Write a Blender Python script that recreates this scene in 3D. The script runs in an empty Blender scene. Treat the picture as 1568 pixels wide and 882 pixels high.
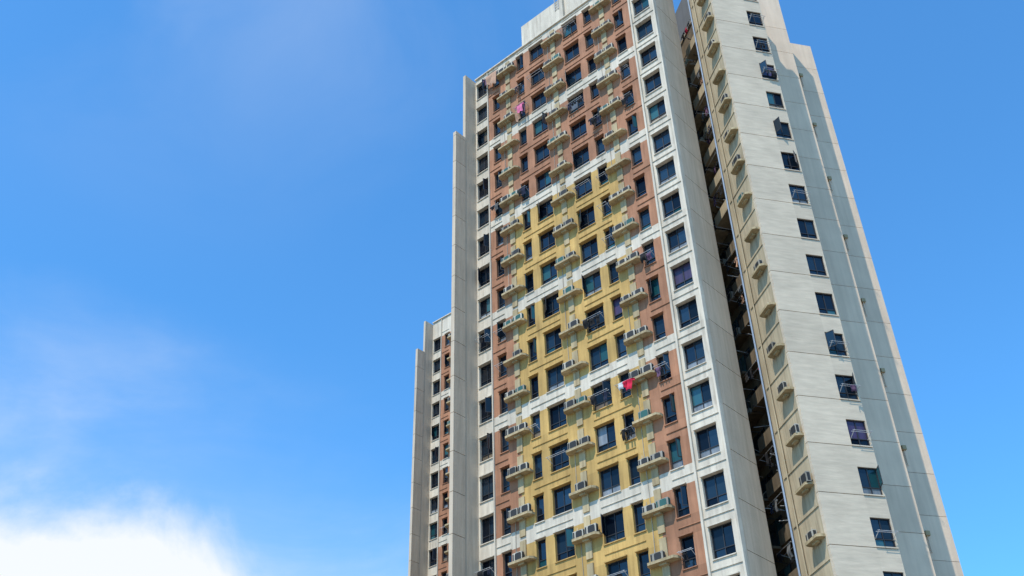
import bpy, math, random
from mathutils import Vector, Matrix
random.seed(23)
scene = bpy.context.scene
H = 3.0
CAM = 1.6
def zc(i, off=0.53): return (i + off) * H + CAM      # window centre height of storey i
HW = 0.93                                            # half window height

# ------------------------------------------------------------------ materials
def new_mat(name):
    m = bpy.data.materials.new(name); m.use_nodes = True
    nt = m.node_tree; b = nt.nodes['Principled BSDF']
    return m, nt, b
def paint(name, col, rough=0.8, var=0.10, streak=0.12, bump=0.15, nscale=0.6, spec=0.25, bscale=5, smap=(1.6, 1.6, 0.12), grime=0.45):
    m, nt, b = new_mat(name); N = nt.nodes; L = nt.links
    b.inputs['Roughness'].default_value = rough
    b.inputs['Specular IOR Level'].default_value = spec
    tc = N.new('ShaderNodeTexCoord')
    mp = N.new('ShaderNodeMapping'); mp.inputs['Scale'].default_value = smap
    L.new(tc.outputs['Object'], mp.inputs['Vector'])
    n1 = N.new('ShaderNodeTexNoise'); n1.inputs['Scale'].default_value = 2.0; n1.inputs['Detail'].default_value = 6
    L.new(mp.outputs['Vector'], n1.inputs['Vector'])
    n2 = N.new('ShaderNodeTexNoise'); n2.inputs['Scale'].default_value = nscale; n2.inputs['Detail'].default_value = 7
    L.new(tc.outputs['Object'], n2.inputs['Vector'])
    geo = N.new('ShaderNodeNewGeometry')
    def mr(sock, lo, hi, a=0.3, c=0.7):
        r = N.new('ShaderNodeMapRange'); r.inputs['From Min'].default_value = a; r.inputs['From Max'].default_value = c
        r.inputs['To Min'].default_value = lo; r.inputs['To Max'].default_value = hi
        L.new(sock, r.inputs['Value']); return r.outputs['Result']
    s1 = mr(n1.outputs['Fac'], 1 - streak, 1 + streak * 0.5)
    s2 = mr(n2.outputs['Fac'], 1 - var, 1 + var * 0.5)
    s3 = mr(geo.outputs['Random Per Island'], 1 - var * 0.8, 1 + var * 0.4, 0, 1)
    def mul(a, c):
        q = N.new('ShaderNodeMath'); q.operation = 'MULTIPLY'; L.new(a, q.inputs[0]); L.new(c, q.inputs[1]); return q.outputs[0]
    f = mul(mul(s1, s2), s3)
    vm = N.new('ShaderNodeVectorMath'); vm.operation = 'SCALE'
    vm.inputs[0].default_value = col[:3]; L.new(f, vm.inputs['Scale'])
    out = vm.outputs[0]
    if streak > 0.13:
        mp2 = N.new('ShaderNodeMapping'); mp2.inputs['Scale'].default_value = (3.2, 3.2, 0.35)
        L.new(tc.outputs['Object'], mp2.inputs['Vector'])
        n4 = N.new('ShaderNodeTexNoise'); n4.inputs['Scale'].default_value = 1.3; n4.inputs['Detail'].default_value = 5
        L.new(mp2.outputs['Vector'], n4.inputs['Vector'])
        g = mr(n4.outputs['Fac'], 0.0, grime, 0.53, 0.72)
        mx = N.new('ShaderNodeMix'); mx.data_type = 'RGBA'; L.new(g, mx.inputs['Factor'])
        L.new(out, mx.inputs['A']); mx.inputs['B'].default_value = (col[0] * 0.45, col[1] * 0.42, col[2] * 0.40, 1)
        out = mx.outputs['Result']
    L.new(out, b.inputs['Base Color'])
    if bump:
        n3 = N.new('ShaderNodeTexNoise'); n3.inputs['Scale'].default_value = bscale; n3.inputs['Detail'].default_value = 6
        L.new(mp.outputs['Vector'] if smap[2] > 1 else tc.outputs['Object'], n3.inputs['Vector'])
        bp = N.new('ShaderNodeBump'); bp.inputs['Strength'].default_value = bump; bp.inputs['Distance'].default_value = 0.05
        L.new(n3.outputs['Fac'], bp.inputs['Height']); L.new(bp.outputs['Normal'], b.inputs['Normal'])
    return m
def glass(name, c1, c2, rough=0.05):
    m, nt, b = new_mat(name); N = nt.nodes; L = nt.links
    geo = N.new('ShaderNodeNewGeometry'); r = N.new('ShaderNodeValToRGB')
    r.color_ramp.elements[0].color = (*c1, 1); r.color_ramp.elements[1].color = (*c2, 1)
    r.color_ramp.elements[0].position = 0.35
    L.new(geo.outputs['Random Per Island'], r.inputs['Fac'])
    L.new(r.outputs['Color'], b.inputs['Base Color'])
    b.inputs['Roughness'].default_value = rough
    b.inputs['IOR'].default_value = 1.45
    sp = N.new('ShaderNodeMapRange'); sp.inputs['To Min'].default_value = 0.1; sp.inputs['To Max'].default_value = 0.9
    mm = N.new('ShaderNodeMath'); mm.operation = 'FRACT'; m2 = N.new('ShaderNodeMath'); m2.operation = 'MULTIPLY'; m2.inputs[1].default_value = 37.7
    L.new(geo.outputs['Random Per Island'], m2.inputs[0]); L.new(m2.outputs[0], mm.inputs[0]); L.new(mm.outputs[0], sp.inputs['Value'])
    L.new(sp.outputs['Result'], b.inputs['Specular IOR Level'])
    tc = N.new('ShaderNodeTexCoord'); n3 = N.new('ShaderNodeTexNoise'); n3.inputs['Scale'].default_value = 0.9
    L.new(tc.outputs['Object'], n3.inputs['Vector'])
    bp = N.new('ShaderNodeBump'); bp.inputs['Strength'].default_value = 0.3; bp.inputs['Distance'].default_value = 0.05
    L.new(n3.outputs['Fac'], bp.inputs['Height']); L.new(bp.outputs['Normal'], b.inputs['Normal'])
    return m
MATS = {}
def M(k, m): MATS[k] = m
M('white', paint('white_wall_paint', (0.58, 0.51, 0.41), var=0.13, streak=0.18))
M('yellow', paint('yellow_wall_paint', (0.50, 0.315, 0.105), var=0.18, streak=0.20))
M('orange', paint('orange_wall_paint', (0.36, 0.170, 0.095), var=0.20, streak=0.20))
M('cream', paint('cream_concrete', (0.43, 0.335, 0.195), var=0.18, streak=0.28, grime=0.6))
M('strip', paint('beige_render', (0.47, 0.38, 0.25), var=0.14, streak=0.22))
M('recess', paint('stained_shade_toned_recess_wall', (0.17, 0.13, 0.085), var=0.25, streak=0.3))  # base tone darkened to carry the gap's shade; streaks are staining
M('grey', paint('grey_beige_concrete', (0.52, 0.42, 0.315), var=0.07, streak=0.14, bump=0.15, grime=0.15))
M('pale', paint('pale_render', (0.56, 0.465, 0.35), var=0.10, streak=0.10, bump=0.45, bscale=1.2, smap=(0.5, 0.5, 2.6)))
M('shade', paint('shade_lifted_beige_render', (0.68, 0.52, 0.38), var=0.08, streak=0.10, bump=0.15))  # lighter and warmer than pale: lift against blue shade put into the colour
M('joint', paint('dark_joint', (0.16, 0.15, 0.14), bump=0, streak=0.1))
M('frame', paint('dark_window_frame', (0.03, 0.032, 0.038), rough=0.5, bump=0, streak=0.1))
M('glass', glass('window_glass', (0.003, 0.005, 0.010), (0.012, 0.026, 0.042)))
M('teal', glass('tinted_window_glass', (0.01, 0.05, 0.06), (0.04, 0.12, 0.14)))
M('curtain', paint('pale_curtain', (0.22, 0.24, 0.26), rough=0.35, var=0.4, streak=0.4, bump=0, spec=0.5))
M('blind', paint('beige_curtain', (0.20, 0.15, 0.10), rough=0.4, var=0.5, streak=0.3, bump=0, spec=0.5))
M('purple', paint('purple_curtain', (0.06, 0.035, 0.09), rough=0.35, var=0.3, streak=0.4, bump=0, spec=0.5))
M('acwhite', paint('ac_casing', (0.42, 0.38, 0.31), rough=0.5, var=0.4, bump=0))
M('acdark', paint('ac_grille', (0.03, 0.03, 0.03), rough=0.6, bump=0, streak=0.1))
M('acteal', paint('ac_grille_green', (0.03, 0.10, 0.09), rough=0.6, bump=0, streak=0.1))
M('pipe', paint('pale_blue_pipe', (0.30, 0.37, 0.48), rough=0.4, bump=0, streak=0.1))
M('steel', paint('steel_rod', (0.45, 0.45, 0.45), rough=0.35, bump=0, streak=0.1))
for k, c in dict(red=(0.6, 0.02, 0.06), pink=(0.62, 0.16, 0.28), clothw=(0.75, 0.75, 0.75), navy=(0.018, 0.024, 0.05),
                 tan=(0.42, 0.25, 0.17), black=(0.015, 0.015, 0.017), mauve=(0.13, 0.07, 0.12), grey2=(0.12, 0.12, 0.12)).items():
    M(k, paint('cloth_' + k, c, rough=0.95, var=0.3, streak=0.1, bump=0))
KEYS = list(MATS)

# ------------------------------------------------------------------ mesh helpers
class Frame:
    def __init__(s, o, t, n): s.o = Vector((*o, 0)); s.t = Vector((*t, 0)).normalized(); s.n = Vector((*n, 0)).normalized()
    def p(s, t, o, z):
        v = s.o + s.t * t + s.n * o; return (v.x, v.y, z)
class MB:
    def __init__(s): s.v = []; s.f = []; s.m = []
    def prism(s, fr, poly, z0, z1, mat):
        n = len(poly)
        pts = [fr.p(a, b, z0) for a, b in poly]
        area = sum(pts[i][0] * pts[(i + 1) % n][1] - pts[(i + 1) % n][0] * pts[i][1] for i in range(n))
        if area < 0: poly = poly[::-1]
        k = len(s.v); mi = KEYS.index(mat)
        s.v += [fr.p(a, b, z0) for a, b in poly] + [fr.p(a, b, z1) for a, b in poly]
        s.f.append(tuple(k + i for i in range(n))[::-1]); s.m.append(mi)
        s.f.append(tuple(k + n + i for i in range(n))); s.m.append(mi)
        for i in range(n):
            j = (i + 1) % n
            s.f.append((k + i, k + j, k + n + j, k + n + i)); s.m.append(mi)
    def box(s, fr, t0, t1, o0, o1, z0, z1, mat):
        s.prism(fr, [(t0, o0), (t1, o0), (t1, o1), (t0, o1)], z0, z1, mat)
    def cyl(s, fr, t, o, r, z0, z1, mat, n=10):
        s.prism(fr, [(t + r * math.cos(2 * math.pi * i / n), o + r * math.sin(2 * math.pi * i / n)) for i in range(n)], z0, z1, mat)
    def grid(s, fn, nu, nv, mat):
        k = len(s.v); mi = KEYS.index(mat)
        for j in range(nv + 1):
            for i in range(nu + 1): s.v.append(fn(i / nu, j / nv))
        for j in range(nv):
            for i in range(nu):
                a = k + j * (nu + 1) + i
                s.f.append((a, a + 1, a + nu + 2, a + nu + 1)); s.m.append(mi)
    def obj(s, name, parent=None, smooth=False):
        me = bpy.data.meshes.new(name); me.from_pydata(s.v, [], s.f)
        used = sorted(set(s.m)); mp = {u: i for i, u in enumerate(used)}
        for u in used: me.materials.append(MATS[KEYS[u]])
        me.polygons.foreach_set('material_index', [mp[x] for x in s.m])
        me.update()
        ob = bpy.data.objects.new(name, me); scene.collection.objects.link(ob)
        if parent: ob.parent = parent
        return ob
def empty(name):
    e = bpy.data.objects.new(name, None); scene.collection.objects.link(e); return e

def garment(mb, fr, t, o, z, kind, mat, w=0.5, h=0.65):
    ph = random.random() * 6; amp = 0.04
    def rip(u, v): return o + amp * math.sin(u * 9 + ph) * (0.3 + v) + 0.03 * math.sin(v * 7 + ph)
    if kind == 'shirt':
        def body(u, v):
            ww = w * (0.62 + 0.06 * math.sin(v * 3)); return fr.p(t + (u - 0.5) * ww, rip(u, v), z - v * h)
        mb.grid(body, 8, 8, mat)
        for sg in (-1, 1):
            def sl(u, v, sg=sg):
                x = w * 0.31 + u * w * 0.30
                return fr.p(t + sg * x, rip(u, v) + 0.01, z - 0.10 * u * 3 * h * 0.35 - 0.02 - v * h * 0.24)
            mb.grid(sl, 4, 3, mat)
    elif kind == 'trousers':
        def hip(u, v): return fr.p(t + (u - 0.5) * w * 0.7, rip(u, v), z - v * h * 0.3)
        mb.grid(hip, 6, 3, mat)
        for sg in (-1, 1):
            def leg(u, v, sg=sg):
                return fr.p(t + sg * (w * 0.19 + v * 0.03) + (u - 0.5) * w * 0.32 * (1 - 0.2 * v), rip(u, v) , z - h * 0.3 - v * h * 0.8)
            mb.grid(leg, 4, 7, mat)
    else:
        def tw(u, v): return fr.p(t + (u - 0.5) * w * (0.9 - 0.12 * v), rip(u, v) + 0.05 * math.sin(v * 4), z - v * h * (1 + 0.08 * math.sin(u * 5 + ph)))
        mb.grid(tw, 8, 8, mat)

def rod(mb, a, b, r, mat):
    a = Vector(a); b = Vector(b); d = (b - a).normalized()
    x = d.cross(Vector((0.3, 0.2, 1))).normalized(); y = d.cross(x)
    k = len(mb.v); n = 6; mi = KEYS.index(mat)
    for c in (a, b):
        for i in range(n):
            q = 2 * math.pi * i / n; mb.v.append(tuple(c + x * r * math.cos(q) + y * r * math.sin(q)))
    for i in range(n):
        j = (i + 1) % n; mb.f.append((k + i, k + j, k + n + j, k + n + i)); mb.m.append(mi)
    mb.f.append(tuple(k + i for i in range(n))[::-1]); mb.m.append(mi)
    mb.f.append(tuple(k + n + i for i in range(n))); mb.m.append(mi)

def window(g, fr, t0, t1, z0, z1, mull=1, pop=0.25, curtain=0.22, o=-0.24, purple=0.0):
    fm, gl = g['frames'], g['glass']
    fw = 0.05
    fm.box(fr, t0, t0 + fw, o - 0.03, o + 0.06, z0, z1, 'frame')
    fm.box(fr, t1 - fw, t1, o - 0.03, o + 0.06, z0, z1, 'frame')
    fm.box(fr, t0 + fw, t1 - fw, o - 0.03, o + 0.06, z0, z0 + fw, 'frame')
    fm.box(fr, t0 + fw, t1 - fw, o - 0.03, o + 0.06, z1 - fw, z1, 'frame')
    ztr = z0 + (z1 - z0) * 0.30
    fm.box(fr, t0 + fw, t1 - fw, o - 0.028, o + 0.05, ztr - 0.025, ztr + 0.025, 'frame')
    cols = [t0 + fw + (t1 - t0 - 2 * fw) * i / (mull + 1) for i in range(mull + 2)]
    for c in cols[1:-1]:
        fm.box(fr, c - 0.025, c + 0.025, o - 0.026, o + 0.045, z0 + fw, z1 - fw, 'frame')
    style = random.random(); side_c = random.choice((0, 1, 2)); ct = random.choice(('curtain', 'curtain', 'blind'))
    for ci, (a, b) in enumerate(zip(cols[:-1], cols[1:])):
        for (p, q, low) in ((z0 + fw, ztr, True), (ztr, z1 - fw, False)):
            m = 'glass'
            if random.random() < 0.08: m = 'teal'
            if low and style < curtain: m = ct
            if (not low) and curtain <= style < curtain + 0.10 and side_c == ci and mull: m = ct
            if (not low) and style > 1 - purple * 0.5: m = 'purple'
            gl.box(fr, a, b, o - 0.02, o, p, q, m)
    if random.random() < pop:
        side = random.choice((0, 1)); ang = math.radians(random.uniform(35, 80))
        w = min(0.6, (t1 - t0) * 0.48); th = 0.035
        hx = t0 + 0.03 if side == 0 else t1 - 0.03; sg = 1 if side == 0 else -1
        d = (sg * math.cos(ang), math.sin(ang)); nn = (-d[1], d[0])
        def q(l, s_): return (hx + d[0] * l + nn[0] * s_, o + 0.08 + d[1] * l + nn[1] * s_)
        def piece(l0, l1, za, zb, mat, hh=th):
            fm.prism(fr, [q(l0, -hh / 2), q(l1, -hh / 2), q(l1, hh / 2), q(l0, hh / 2)], za, zb, mat)
        zb, zt = ztr + 0.03, z1 - 0.06
        piece(0, 0.05, zb, zt, 'frame'); piece(w - 0.05, w, zb, zt, 'frame')
        piece(0.05, w - 0.05, zb, zb + 0.05, 'frame'); piece(0.05, w - 0.05, zt - 0.05, zt, 'frame')
        piece(0.05, w - 0.05, zb + 0.05, zt - 0.05, 'teal' if random.random() < .3 else 'glass', 0.012)

DARK = ('black', 'navy', 'black', 'mauve', 'grey2', 'black', 'black', 'navy')
def laundry_bar(mb, fr, t0, t1, z, n, o=0.55, pal=DARK):
    for t in (t0, t1):
        rod(mb, fr.p(t, -0.1, z - 0.25), fr.p(t, o, z + 0.05), 0.02, 'steel')
    for oo in (o, o * 0.6):
        rod(mb, fr.p(t0 - 0.1, oo, z + 0.02), fr.p(t1 + 0.1, oo, z + 0.02), 0.016, 'steel')
    for k in range(n):
        t = t0 + (t1 - t0) * (k + random.uniform(0.3, 0.7)) / max(n, 1)
        garment(mb, fr, t, o * random.choice((0.6, 1.0)), z, random.choice(('shirt', 'trousers', 'towel', 'shirt')),
                random.choice(pal), random.uniform(0.35, 0.55), random.uniform(0.4, 0.85))

def ac_ledge(g, fr, t, z, half=1.05, out=0.56, acs=None):
    lb, ac = g['ledges'], g['ac']
    k = 0.84
    lb.prism(fr, [(t - half, 0.0), (t + half, 0.0), (t + half, out * 0.55), (t + half * k, out), (t - half * k, out), (t - half, out * 0.55)], z, z + 0.10, 'cream')
    lb.box(fr, t - 0.24, t + 0.24, 0.092, out * 0.6, z - 0.12, z - 0.002, 'cream')
    r = 0.06; hh = 0.16
    lb.box(fr, t - half * k, t + half * k, out - r, out, z + 0.102, z + hh, 'cream')
    for s in (-1, 1):
        lb.prism(fr, [(t + s * half, 0.003), (t + s * half, out * 0.55), (t + s * (half * k + 0.002), out - 0.003), (t + s * (half * k + 0.002), out - 0.10), (t + s * (half - r), out * 0.52), (t + s * (half - r), 0.003)], z + 0.103, z + hh - 0.004, 'cream')
    if acs is None: acs = random.choice((1, 1, 1, 2, 2, 2, 0))
    pos = {0: [], 1: [random.uniform(-0.4, 0.4)], 2: [-0.48, 0.48]}[acs]
    for p in pos:
        w = random.choice((0.36, 0.40, 0.43)); zb = z + 0.14; h = random.choice((0.46, 0.52, 0.58)); o0, o1 = 0.18, 0.43
        a = t + p
        ac.box(fr, a - w, a + w, o0, o1, zb, zb + h, 'acwhite')
        gm = 'acteal' if random.random() < 0.2 else 'acdark'
        n = 14; cx = a - 0.08; cz_ = zb + h / 2; rr = h * 0.45
        kk = len(ac.v)
        for layer, (oo) in enumerate((o1 + 0.002, o1 + 0.02)):
            for i in range(n):
                q = 2 * math.pi * i / n
                cx_ = max(-1, min(1, 1.35 * math.cos(q))); sz_ = max(-1, min(1, 1.2 * math.sin(q)))
                ac.v.append(fr.p(cx + rr * cx_, oo, cz_ + rr * sz_ * 0.95))
        mi = KEYS.index(gm)
        ac.f.append(tuple(kk + n + i for i in range(n))); ac.m.append(mi)
        for i in range(n):
            j = (i + 1) % n; ac.f.append((kk + i, kk + j, kk + n + j, kk + n + i)); ac.m.append(mi)
        ac.box(fr, a + w - 0.13, a + w - 0.03, o1 + 0.002, o1 + 0.012, zb + 0.06, zb + h - 0.06, gm)
        ac.box(fr, a - w - 0.012, a - w - 0.002, o0 + 0.04, o1 - 0.04, zb + 0.06, zb + h - 0.06, gm)
        ac.box(fr, a - w + 0.05, a - w + 0.12, o0 + 0.03, o1 - 0.03, z + 0.102, zb, 'frame')
        ac.box(fr, a + w - 0.12, a + w - 0.05, o0 + 0.03, o1 - 0.03, z + 0.102, zb, 'frame')
        rod(ac, fr.p(a + w * 0.5, o0, zb + 0.2), fr.p(a + w * 0.9, 0.0, zb + 0.9), 0.02, 'acwhite')

TD = (-0.755, 0.656); ND = (-0.656, -0.755); SD = (0.656, 0.755)
WIN = [(0.47, 1.93, 'w', 1), (2.98, 3.86, 'o', 0), (6.05, 6.85, 'y', 0), (7.55, 9.08, 'y', 1),
       (11.32, 12.84, 'y', 1), (13.58, 14.35, 'y', 0), (16.45, 17.2, 'o', 0), (17.9, 19.15, 'w', 1)]
LEDGE = [4.95, 10.2, 15.4]
def zone(t, i):
    if t < 2.2 or t > 17.8: return 'white'
    if t < 4.95 or t > 15.4: return 'orange'
    return 'yellow' if i <= 17 else 'orange'
def facade(origin, name, nfl, top_rel, laundry_p=0.22, fin_drop=2.7):
    root = empty(name)
    g = {k: MB() for k in ('walls', 'frames', 'glass', 'ledges', 'ac', 'laundry')}
    fr = Frame(origin, TD, ND); W = g['walls']
    cuts = [0.0]
    for a, b, c, m in WIN: cuts += [a, b]
    cuts.append(19.3)
    ZT = top_rel * H + CAM
    for i in range(nfl):
        c = zc(i); z0, z1 = c - HW, c + HW; zt = c + 3.0 - HW if i < nfl - 1 else ZT
        for k in range(0, len(cuts) - 1, 2):
            a, b = cuts[k], cuts[k + 1]
            mids = [x for x in (2.2, 4.95, 15.4, 17.8) if a + 0.02 < x < b - 0.02]
            e = [a] + mids + [b]
            for p, q in zip(e[:-1], e[1:]):
                W.box(fr, p, q, -0.3, 0.0, z0, z1, zone((p + q) / 2, i))
        for p, q in ((0, 2.2), (2.2, 4.95), (4.95, 10.2), (10.2, 15.4), (15.4, 17.8), (17.8, 19.3)):
            col = 'white' if i % 3 == 2 else zone((p + q) / 2, i)
            W.box(fr, p, q, -0.3, 0.0, z1, zt, col)
        for a, b, cc, m in WIN:
            col = 'white' if (cc == 'w' or i % 3 == 2) else zone((a + b) / 2, i)
            cs = 'white' if (cc == 'w' or i % 3 == 0) else zone((a + b) / 2, i)
            e = 0.05 if cc != 'w' else 0.03
            W.box(fr, a - e, b + e, 0.0, 0.14, z1 + 0.002, z1 + 0.07, col)
            W.box(fr, a - e, b + e, -0.12, 0.08, z0 - 0.06, z0 - 0.002, cs)
        W.box(fr, 0.125, 2.125, 0.0, 0.06, z1 + 0.55, z1 + 0.61, 'white')
        for a, b in ((2.275, 3.85), (6.1, 9.1), (11.3, 14.3), (16.5, 17.7)):
            W.box(fr, a, b, 0.0, 0.055, z1 + 0.50, z1 + 0.55, 'white' if i % 3 == 2 else zone((a + b) / 2, i))
        for a, b, cc, m in WIN:
            purple = 0.36 if (a < 1 and i < 14) else 0.06
            window(g, fr, a, b, z0, z1, m, pop=0.38 if a > 1 else 0.08, purple=purple, curtain=0.35 if a < 1 else 0.2)
            lp = laundry_p * (1.7 if 7 < a < 9 else 1.0) * (0.4 if a < 1 else 1)
            if random.random() < lp:
                laundry_bar(g['laundry'], fr, a + 0.05, b - 0.05, c - random.uniform(-0.1, 0.4), random.choice((0, 0, 1, 2, 2, 3)), o=random.uniform(0.35, 0.65))
        for l in LEDGE:
            W.box(fr, l - 0.24, l + 0.24, 0.002, 0.09, z0 - 0.55, z1 + 0.30, 'cream')
            ac_ledge(g, fr, l, c - 0.30)
            if random.random() < 0.5:
                rod(g['ac'], fr.p(l + 0.6, 0.03, c - 0.2), fr.p(l + 0.6 + random.uniform(-.05, .05), 0.03, c - 2.6), 0.02, 'acwhite')
    zb = zc(0) - HW
    W.box(fr, 0.02, 19.28, -0.36, -0.302, 0.0, ZT - 0.02, 'acdark')
    W.box(fr, 2.13, 2.27, 0.001, 0.16, 0.0, ZT - 0.1, 'white')
    W.box(fr, 17.73, 17.83, 0.001, 0.12, 0.0, ZT - 0.1, 'white')
    W.box(fr, 0.0, 0.12, 0.001, 0.10, 0.0, ZT - 0.05, 'white')
    W.box(fr, 0.0, 19.3, -0.3, -0.002, 0.0, zb, 'grey')
    W.box(fr, 0.0, 19.3, -0.35, 0.15, ZT, ZT + 0.12, 'white')
    fs = Frame(fr.p(0, -0.37, 0)[:2], SD, (0.755, -0.656))
    W.box(fs, 0.0, 2.83, -0.35, -0.04, 0.0, ZT, 'joint')
    for i in range(-1, nfl):
        c = zc(i); a = max(0.0, c - 0.8 + 0.02); b = c + 2.2 - 0.02 if i < nfl - 1 else ZT + 0.1
        W.box(fs, 0.0, 2.83, -0.039, 0.0, a, b, 'grey')
    W.box(fr, 0.0, 0.05, -0.369, -0.302, 0.0, ZT + 0.1, 'grey')
    W.box(fr, 0.45, 19.2, -3.1, -0.37, 0.0, ZT - 0.9, 'grey')
    W.box(fr, 2.5, 19.2, -14.0, -3.103, 0.0, ZT - 0.9, 'grey')
    W.box(fr, 19.302, 19.6, -0.6, 1.33, 0.0, ZT - 0.2, 'grey')
    zf = ZT - fin_drop * H
    for i in range(-1, nfl):
        c = zc(i); a = max(0.0, c - 0.78); b = min(c + 2.18, zf)
        if b > a: W.box(fr, 19.28, 19.62, 1.333, 2.5, a, b, 'grey')
    W.box(fr, 19.33, 19.58, 1.334, 2.46, 0.0, zf - 0.02, 'joint')
    return root, g, fr, fs, ZT
def finish(root, g):
    for k, nm in (('walls', 'walls'), ('frames', 'window_frames'), ('glass', 'window_panes'), ('ledges', 'ac_ledges'), ('ac', 'air_conditioners'), ('laundry', 'drying_racks')):
        if g[k].v: g[k].obj(nm, root)

# main tower
root, g, fr, fs, zt = facade((11.85, 53.35), 'apartment_tower', 24, 24.1)
W = g['walls']
W.box(fr, 9.2, 14.0, -5.0, -0.45, zt - 0.9, 25.3 * H + CAM, 'white')
W.box(fr, 2.6, 9.19, -5.2, -0.75, zt - 0.9, 26.5 * H + CAM, 'white')
for q in (9.6, 10.0):
    rod(W, fr.p(q, -0.4, 25.3 * H + CAM - 1.2), fr.p(q, -0.4, 25.3 * H + CAM + 0.5), 0.035, 'steel')
for q in range(5):
    rod(W, fr.p(9.6, -0.4, 25.3 * H + CAM - 1.1 + q * 0.33), fr.p(10.0, -0.4, 25.3 * H + CAM - 1.1 + q * 0.33), 0.025, 'steel')
finish(root, g)
def lau(fr, items, t0, t1, z):
    mb = MB()
    for t in (t0, t1): rod(mb, fr.p(t, -0.1, z - 0.25), fr.p(t, 0.6, z + 0.03), 0.018, 'steel')
    for oo in (0.3, 0.6): rod(mb, fr.p(t0 - 0.1, oo, z + 0.02), fr.p(t1 + 0.1, oo, z + 0.02), 0.014, 'steel')
    for (t, o, k, m, w, h) in items: garment(mb, fr, t, o, z, k, m, w, h)
    return mb.obj('hanging_laundry')
lau(fr, [(5.75, 0.6, 'shirt', 'red', 0.8, 0.7), (6.35, 0.6, 'towel', 'clothw', 0.5, 0.45), (6.05, 0.6, 'towel', 'red', 0.3, 0.45)], 5.6, 6.8, zc(11) - 0.15)
lau(fr, [(13.7, 0.6, 'shirt', 'pink', 0.8, 0.9), (14.2, 0.3, 'towel', 'tan', 0.6, 1.3), (13.4, 0.5, 'trousers', 'mauve', 0.6, 1.1)], 13.2, 14.4, zc(21) + 0.3)
lau(fr, [(16.6, 0.6, 'towel', 'tan', 0.9, 1.5), (17.1, 0.6, 'towel', 'tan', 0.8, 1.1), (17.5, 0.5, 'shirt', 'mauve', 0.7, 0.9)], 16.2, 17.7, zc(23) + 0.4)

# far tower of the same estate
root2, g2, fr2, fs2, zt2 = facade((4.7, 94.6), 'apartment_tower', 24, 24.7, laundry_p=0.08, fin_drop=1.6)
finish(root2, g2)

# right hand tower
root3 = empty('apartment_tower')
g3 = {k: MB() for k in ('walls', 'frames', 'glass', 'ledges', 'ac', 'laundry')}
W = g3['walls']
C = (16.14, 52.4); A = (0.97, 0.243); Nn = (0.243, -0.97)
fe = Frame(C, A, Nn)
OF = 0.44
TOP = 24.5 * H + CAM; TOPB = 23.45 * H + CAM
w0, w1, E = 2.72, 3.92, 4.02
W.box(fe, 0.25, E - 0.02, -2.88, -0.32, 0.0, TOP - 0.9, 'pale')
W.box(fe, 0.25, E - 0.03, -0.318, -0.27, 0.0, TOP - 0.1, 'joint')
hw = 0.85; gap = 0.04
for i in range(-1, 24):
    c = zc(i, OF); a, b = max(0, c - hw), c + hw
    top = c + 3.0 - hw - gap if i < 23 else TOP
    W.box(fe, 0.0, w0, -0.26, 0.0, a, top, 'pale')
    W.box(fe, w0, E, -0.26, 0.0, b, top, 'pale')
    if i >= 0:
        W.box(fe, w1, E, -0.26, 0.0, a, b, 'pale')
        window(g3, fe, w0, w1, a, b, 1, pop=0.5, curtain=0.25, purple=0.16, o=-0.14)
        W.box(fe, w0 - 0.05, w1 + 0.02, 0.002, 0.06, a - 0.02, a + 0.05, 'pale')
        if random.random() < 0.25:
            laundry_bar(g3['laundry'], fe, w0 + 0.1, w1 - 0.05, c - 0.1, random.choice((0, 1, 2)), o=0.45)
    else:
        W.box(fe, w0, E, -0.26, 0.0, a, b, 'pale')
W.box(fe, 0.0, E, -0.30, 0.06, TOP + 0.002, TOP + 0.12, 'pale')
d1, F_ = 4.3, 8.92
TM = 25.6 * H + CAM; TO = 24.2 * H + CAM
W.box(fe, E - 2.0, F_, -d1 - 6, -d1 - 0.05, 0.0, TM - 0.05, 'joint')
for i in range(-1, 24):
    c = zc(i, OF); W.box(fe, E - 2.0, F_ + 0.02, -d1 - 0.048, -d1, max(0, c - 0.8), c + 2.17 if i < 23 else TM, 'shade')
d2 = d1 + 3.6; G_ = F_ + 4.6
W.box(fe, F_ - 1.0, G_ - 0.02, -d2 - 6, -d2 - 0.05, 0.0, TO - 0.05, 'joint')
for i in range(-1, 24):
    c = zc(i, OF); W.box(fe, F_ - 1.0, G_, -d2 - 0.048, -d2, max(0, c - 0.8), c + 2.17 if i < 23 else TO, 'shade')
    if i % 2 == 0:
        W.box(fe, F_ + 2.55, F_ + 2.85, -d2 + 0.001, -d2 + 0.3, c + 0.7, c + 1.0, 'cream')
        rod(W, fe.p(F_ + 2.7, -d2 + 0.15, c - 0.4), fe.p(F_ + 2.7, -d2 + 0.15, c + 0.7), 0.05, 'shade')
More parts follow.
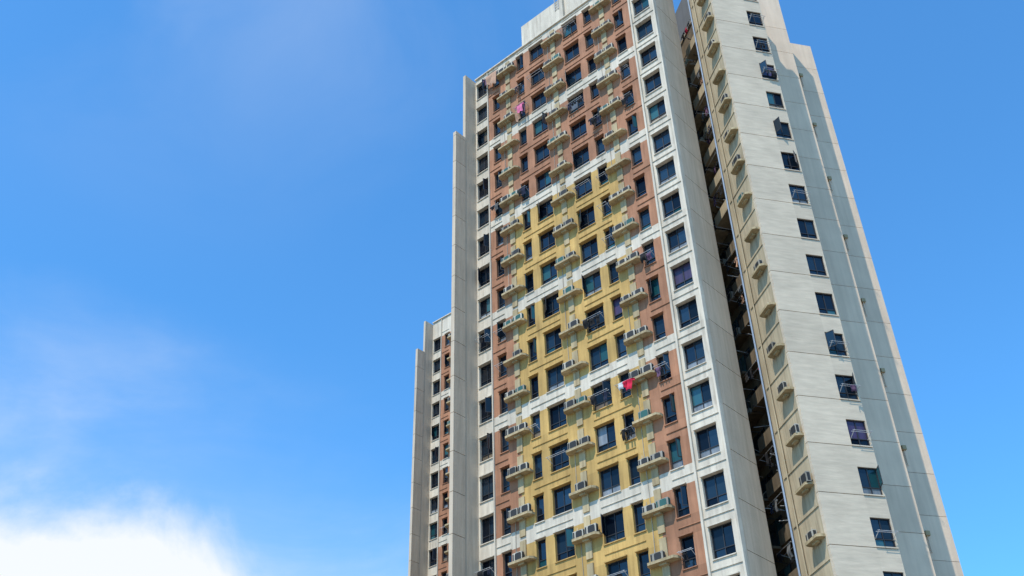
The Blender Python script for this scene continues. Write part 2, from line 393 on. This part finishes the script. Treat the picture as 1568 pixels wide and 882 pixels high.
# courtyard face
fc = Frame(C, (-0.243, 0.97), (-0.97, -0.243))
W.box(fc, 0.262, 3.6, -0.24, 0.0, 0.0, TOPB, 'strip')
W.box(fc, 0.262, 2.9, -0.24, -0.004, TOPB, TOP - 0.1, 'strip')
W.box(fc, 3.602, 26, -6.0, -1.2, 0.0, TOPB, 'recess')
W.box(fc, 2.92, 3.6, -6.0, -0.242, 0.0, TOPB - 0.05, 'strip')
sub = Frame(fc.p(0, -1.2, 0)[:2], (-0.243, 0.97), (-0.97, -0.243))
for i in range(0, 23):
    c = zc(i, OF)
    ac_ledge(g3, fc, 0.95, c - 0.35, half=0.75, out=0.5, acs=random.choice((1, 1, 1, 0)))
    W.box(fc, 0.262, 3.3, 0.001, 0.05, c + 1.4, c + 1.47, 'strip')
    for j, u0 in enumerate((3.9, 6.6, 9.3, 12.0, 15.0, 18.0)):
        pr = random.choice((0.7, 0.95, 1.1)); lit = i > 15  # sun and shade put into colour: lower balconies take the darkened recess tone
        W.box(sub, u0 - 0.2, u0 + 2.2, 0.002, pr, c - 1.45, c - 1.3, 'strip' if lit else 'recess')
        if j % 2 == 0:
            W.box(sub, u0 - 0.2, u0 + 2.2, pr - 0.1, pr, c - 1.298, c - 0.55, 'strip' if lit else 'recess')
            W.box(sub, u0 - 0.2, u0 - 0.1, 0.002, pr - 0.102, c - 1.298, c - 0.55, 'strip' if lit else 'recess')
            if random.random() < 0.8:
                laundry_bar(g3['laundry'], sub, u0 + 0.1, u0 + 1.9, c + 0.9, 3, o=1.2, pal=('black', 'navy', 'grey2', 'red', 'mauve', 'black', 'tan', 'black'))
        else:
            for r_ in range(7):
                rod(g3['laundry'], sub.p(u0 - 0.15 + r_ * 0.37, pr, c - 1.3), sub.p(u0 - 0.15 + r_ * 0.37, pr, c - 0.4), 0.025, 'frame')
            rod(g3['laundry'], sub.p(u0 - 0.2, pr, c - 0.4), sub.p(u0 + 2.2, pr, c - 0.4), 0.03, 'frame')
        if random.random() < 0.5:
            x0 = u0 + random.uniform(0, 1.2); x1 = x0 + 0.8
            g3['ac'].box(sub, x0, x1, 0.35, 0.62, c - 1.2, c - 0.6, 'acwhite')
            g3['ac'].box(sub, x0 + 0.1, x0 + 0.5, 0.622, 0.63, c - 1.12, c - 0.68, 'acdark')
        g3['frames'].box(sub, u0, u0 + 1.7, 0.002, 0.05, c - 0.8, c + 0.8, 'frame')
        for q in range(2):
            g3['glass'].box(sub, u0 + 0.06 + q * 0.83, u0 + 0.8 + q * 0.83, 0.052, 0.06, c - 0.72, c + 0.72, random.choice(('glass', 'teal', 'glass')))
        for r_ in range(3):
            uu = u0 + random.uniform(0, 1.8); zz = c + random.uniform(-0.9, 1.0)
            rod(g3['laundry'], sub.p(uu, 0.0, zz), sub.p(uu + random.uniform(-.3, .3), random.uniform(0.7, 1.5), zz + random.uniform(-.2, .3)), 0.025, random.choice(('frame', 'steel')))
W.cyl(fc, 3.45, 0.12, 0.06, 0.0, TOPB - 0.3, 'pipe', 8)
W.cyl(fc, 2.7, 0.12, 0.05, 0.0, TOPB - 0.3, 'strip', 8)
W.box(fc, 3.0, 26, -1.5, -1.1, TOPB + 0.001, TOPB + 0.12, 'strip')
finish(root3, g3)

# ground
gm, nt, b = new_mat('paving'); b.inputs['Roughness'].default_value = 0.9
n = nt.nodes.new('ShaderNodeTexNoise'); n.inputs['Scale'].default_value = 3; n.inputs['Detail'].default_value = 8
tc = nt.nodes.new('ShaderNodeTexCoord'); nt.links.new(tc.outputs['Object'], n.inputs['Vector'])
r = nt.nodes.new('ShaderNodeValToRGB'); r.color_ramp.elements[0].color = (0.20, 0.17, 0.13, 1); r.color_ramp.elements[1].color = (0.33, 0.28, 0.21, 1)
nt.links.new(n.outputs['Fac'], r.inputs['Fac']); nt.links.new(r.outputs['Color'], b.inputs['Base Color'])
me = bpy.data.meshes.new('ground'); S = 4000
me.from_pydata([(-S, -S, 0), (S, -S, 0), (S, S, 0), (-S, S, 0)], [], [(0, 1, 2, 3)]); me.materials.append(gm)
scene.collection.objects.link(bpy.data.objects.new('ground', me))

# light
EL = math.radians(57)
sh = Vector((-0.56, -0.83, 0)).normalized()
sd = Vector((sh.x * math.cos(EL), sh.y * math.cos(EL), math.sin(EL)))
sl = bpy.data.lights.new('sun', 'SUN'); sl.energy = 5.0; sl.angle = math.radians(0.5); sl.color = (1, 0.93, 0.81)
so = bpy.data.objects.new('sun', sl); so.rotation_euler = sd.to_track_quat('Z', 'Y').to_euler(); so.location = (0, 0, 200)
scene.collection.objects.link(so)

w = bpy.data.worlds.new('World'); scene.world = w; w.use_nodes = True
nt = w.node_tree; N = nt.nodes; L = nt.links
bg = N['Background']; bg.inputs['Strength'].default_value = 0.15
sky = N.new('ShaderNodeTexSky'); sky.sky_type = 'NISHITA'; sky.sun_disc = False
sky.sun_elevation = EL; sky.sun_rotation = math.atan2(sd.x, sd.y) % (2 * math.pi)
sky.air_density = 1.0; sky.dust_density = 0.3; sky.ozone_density = 2.0
tint = N.new('ShaderNodeMix'); tint.data_type = 'RGBA'; tint.blend_type = 'MULTIPLY'; tint.inputs['Factor'].default_value = 1
L.new(sky.outputs['Color'], tint.inputs['A']); tint.inputs['B'].default_value = (0.70, 1.52, 2.0, 1)
tc = N.new('ShaderNodeTexCoord')
def math_(op, a, b_=None, clamp=False):
    m = N.new('ShaderNodeMath'); m.operation = op; m.use_clamp = clamp
    for i, x in enumerate((a, b_)):
        if x is None: continue
        if isinstance(x, (int, float)): m.inputs[i].default_value = x
        else: L.new(x, m.inputs[i])
    return m.outputs[0]
def noise(scale, detail, rough=0.55, dist=0.0, stretch=(1, 1, 1), loc=(0, 0, 0), rot=(0, 0, 0)):
    mp = N.new('ShaderNodeMapping'); mp.inputs['Scale'].default_value = stretch; mp.inputs['Location'].default_value = loc; mp.inputs['Rotation'].default_value = rot
    L.new(tc.outputs['Generated'], mp.inputs['Vector'])
    q = N.new('ShaderNodeTexNoise'); q.inputs['Scale'].default_value = scale; q.inputs['Detail'].default_value = detail
    q.inputs['Roughness'].default_value = rough; q.inputs['Distortion'].default_value = dist
    L.new(mp.outputs['Vector'], q.inputs['Vector']); return q.outputs['Fac']
def dirv(az, el):
    a, e = math.radians(az), math.radians(el); return (math.sin(a) * math.cos(e), math.cos(a) * math.cos(e), math.sin(e))
def blob(az, el):
    d = N.new('ShaderNodeVectorMath'); d.operation = 'DISTANCE'; L.new(tc.outputs['Generated'], d.inputs[0]); d.inputs[1].default_value = dirv(az, el)
    return d.outputs['Value']
def ramp(sock, a, c, lo, hi, sm=True):
    m = N.new('ShaderNodeMapRange'); m.interpolation_type = 'SMOOTHSTEP' if sm else 'LINEAR'
    m.inputs['From Min'].default_value = a; m.inputs['From Max'].default_value = c
    m.inputs['To Min'].default_value = lo; m.inputs['To Max'].default_value = hi
    L.new(sock, m.inputs['Value']); return m.outputs['Result']
nz = noise(5, 10, 0.6, 0.3)
dd = math_('ADD', blob(-25, 0), math_('MULTIPLY', math_('SUBTRACT', nz, 0.5), -0.16))
core = ramp(dd, 0.44, 0.365, 0, 1)
wis = noise(2.6, 9, 0.58, 0.5, (1, 1, 1.8), (0.4, 0.2, 0.1), (0, 0.5, 0))
wf = ramp(wis, 0.43, 0.72, 0, 1)
veil = math_('MULTIPLY', ramp(dd, 0.60, 0.39, 0, 0.42), math_('ADD', wf, 0.25), True)
cir = math_('MULTIPLY', ramp(blob(-25, 60), 0.45, 0.0, 0, 0.26), wf, True)
tot = math_('ADD', core, math_('ADD', veil, cir), True)
mix = N.new('ShaderNodeMix'); mix.data_type = 'RGBA'
L.new(tot, mix.inputs['Factor']); L.new(tint.outputs['Result'], mix.inputs['A']); mix.inputs['B'].default_value = (6.2, 6.5, 6.7, 1)
L.new(mix.outputs['Result'], bg.inputs['Color'])

# camera
cd = bpy.data.cameras.new('camera'); cam = bpy.data.objects.new('camera', cd); scene.collection.objects.link(cam)
p = math.atan(1190 / 1611); rr = math.radians(1.81)
F = Vector((0, math.cos(p), math.sin(p))); up0 = Vector((0, -math.sin(p), math.cos(p))); r0 = Vector((1, 0, 0))
R = r0 * math.cos(rr) - up0 * math.sin(rr); U = up0 * math.cos(rr) + r0 * math.sin(rr)
m = Matrix((R, U, -F)).transposed().to_4x4(); m.translation = Vector((0, 0, CAM)); cam.matrix_world = m
cd.sensor_width = 36; cd.lens = 36.99; cd.clip_end = 12000
scene.camera = cam
scene.view_settings.view_transform = 'Standard'; scene.view_settings.look = 'None'; scene.view_settings.exposure = 0
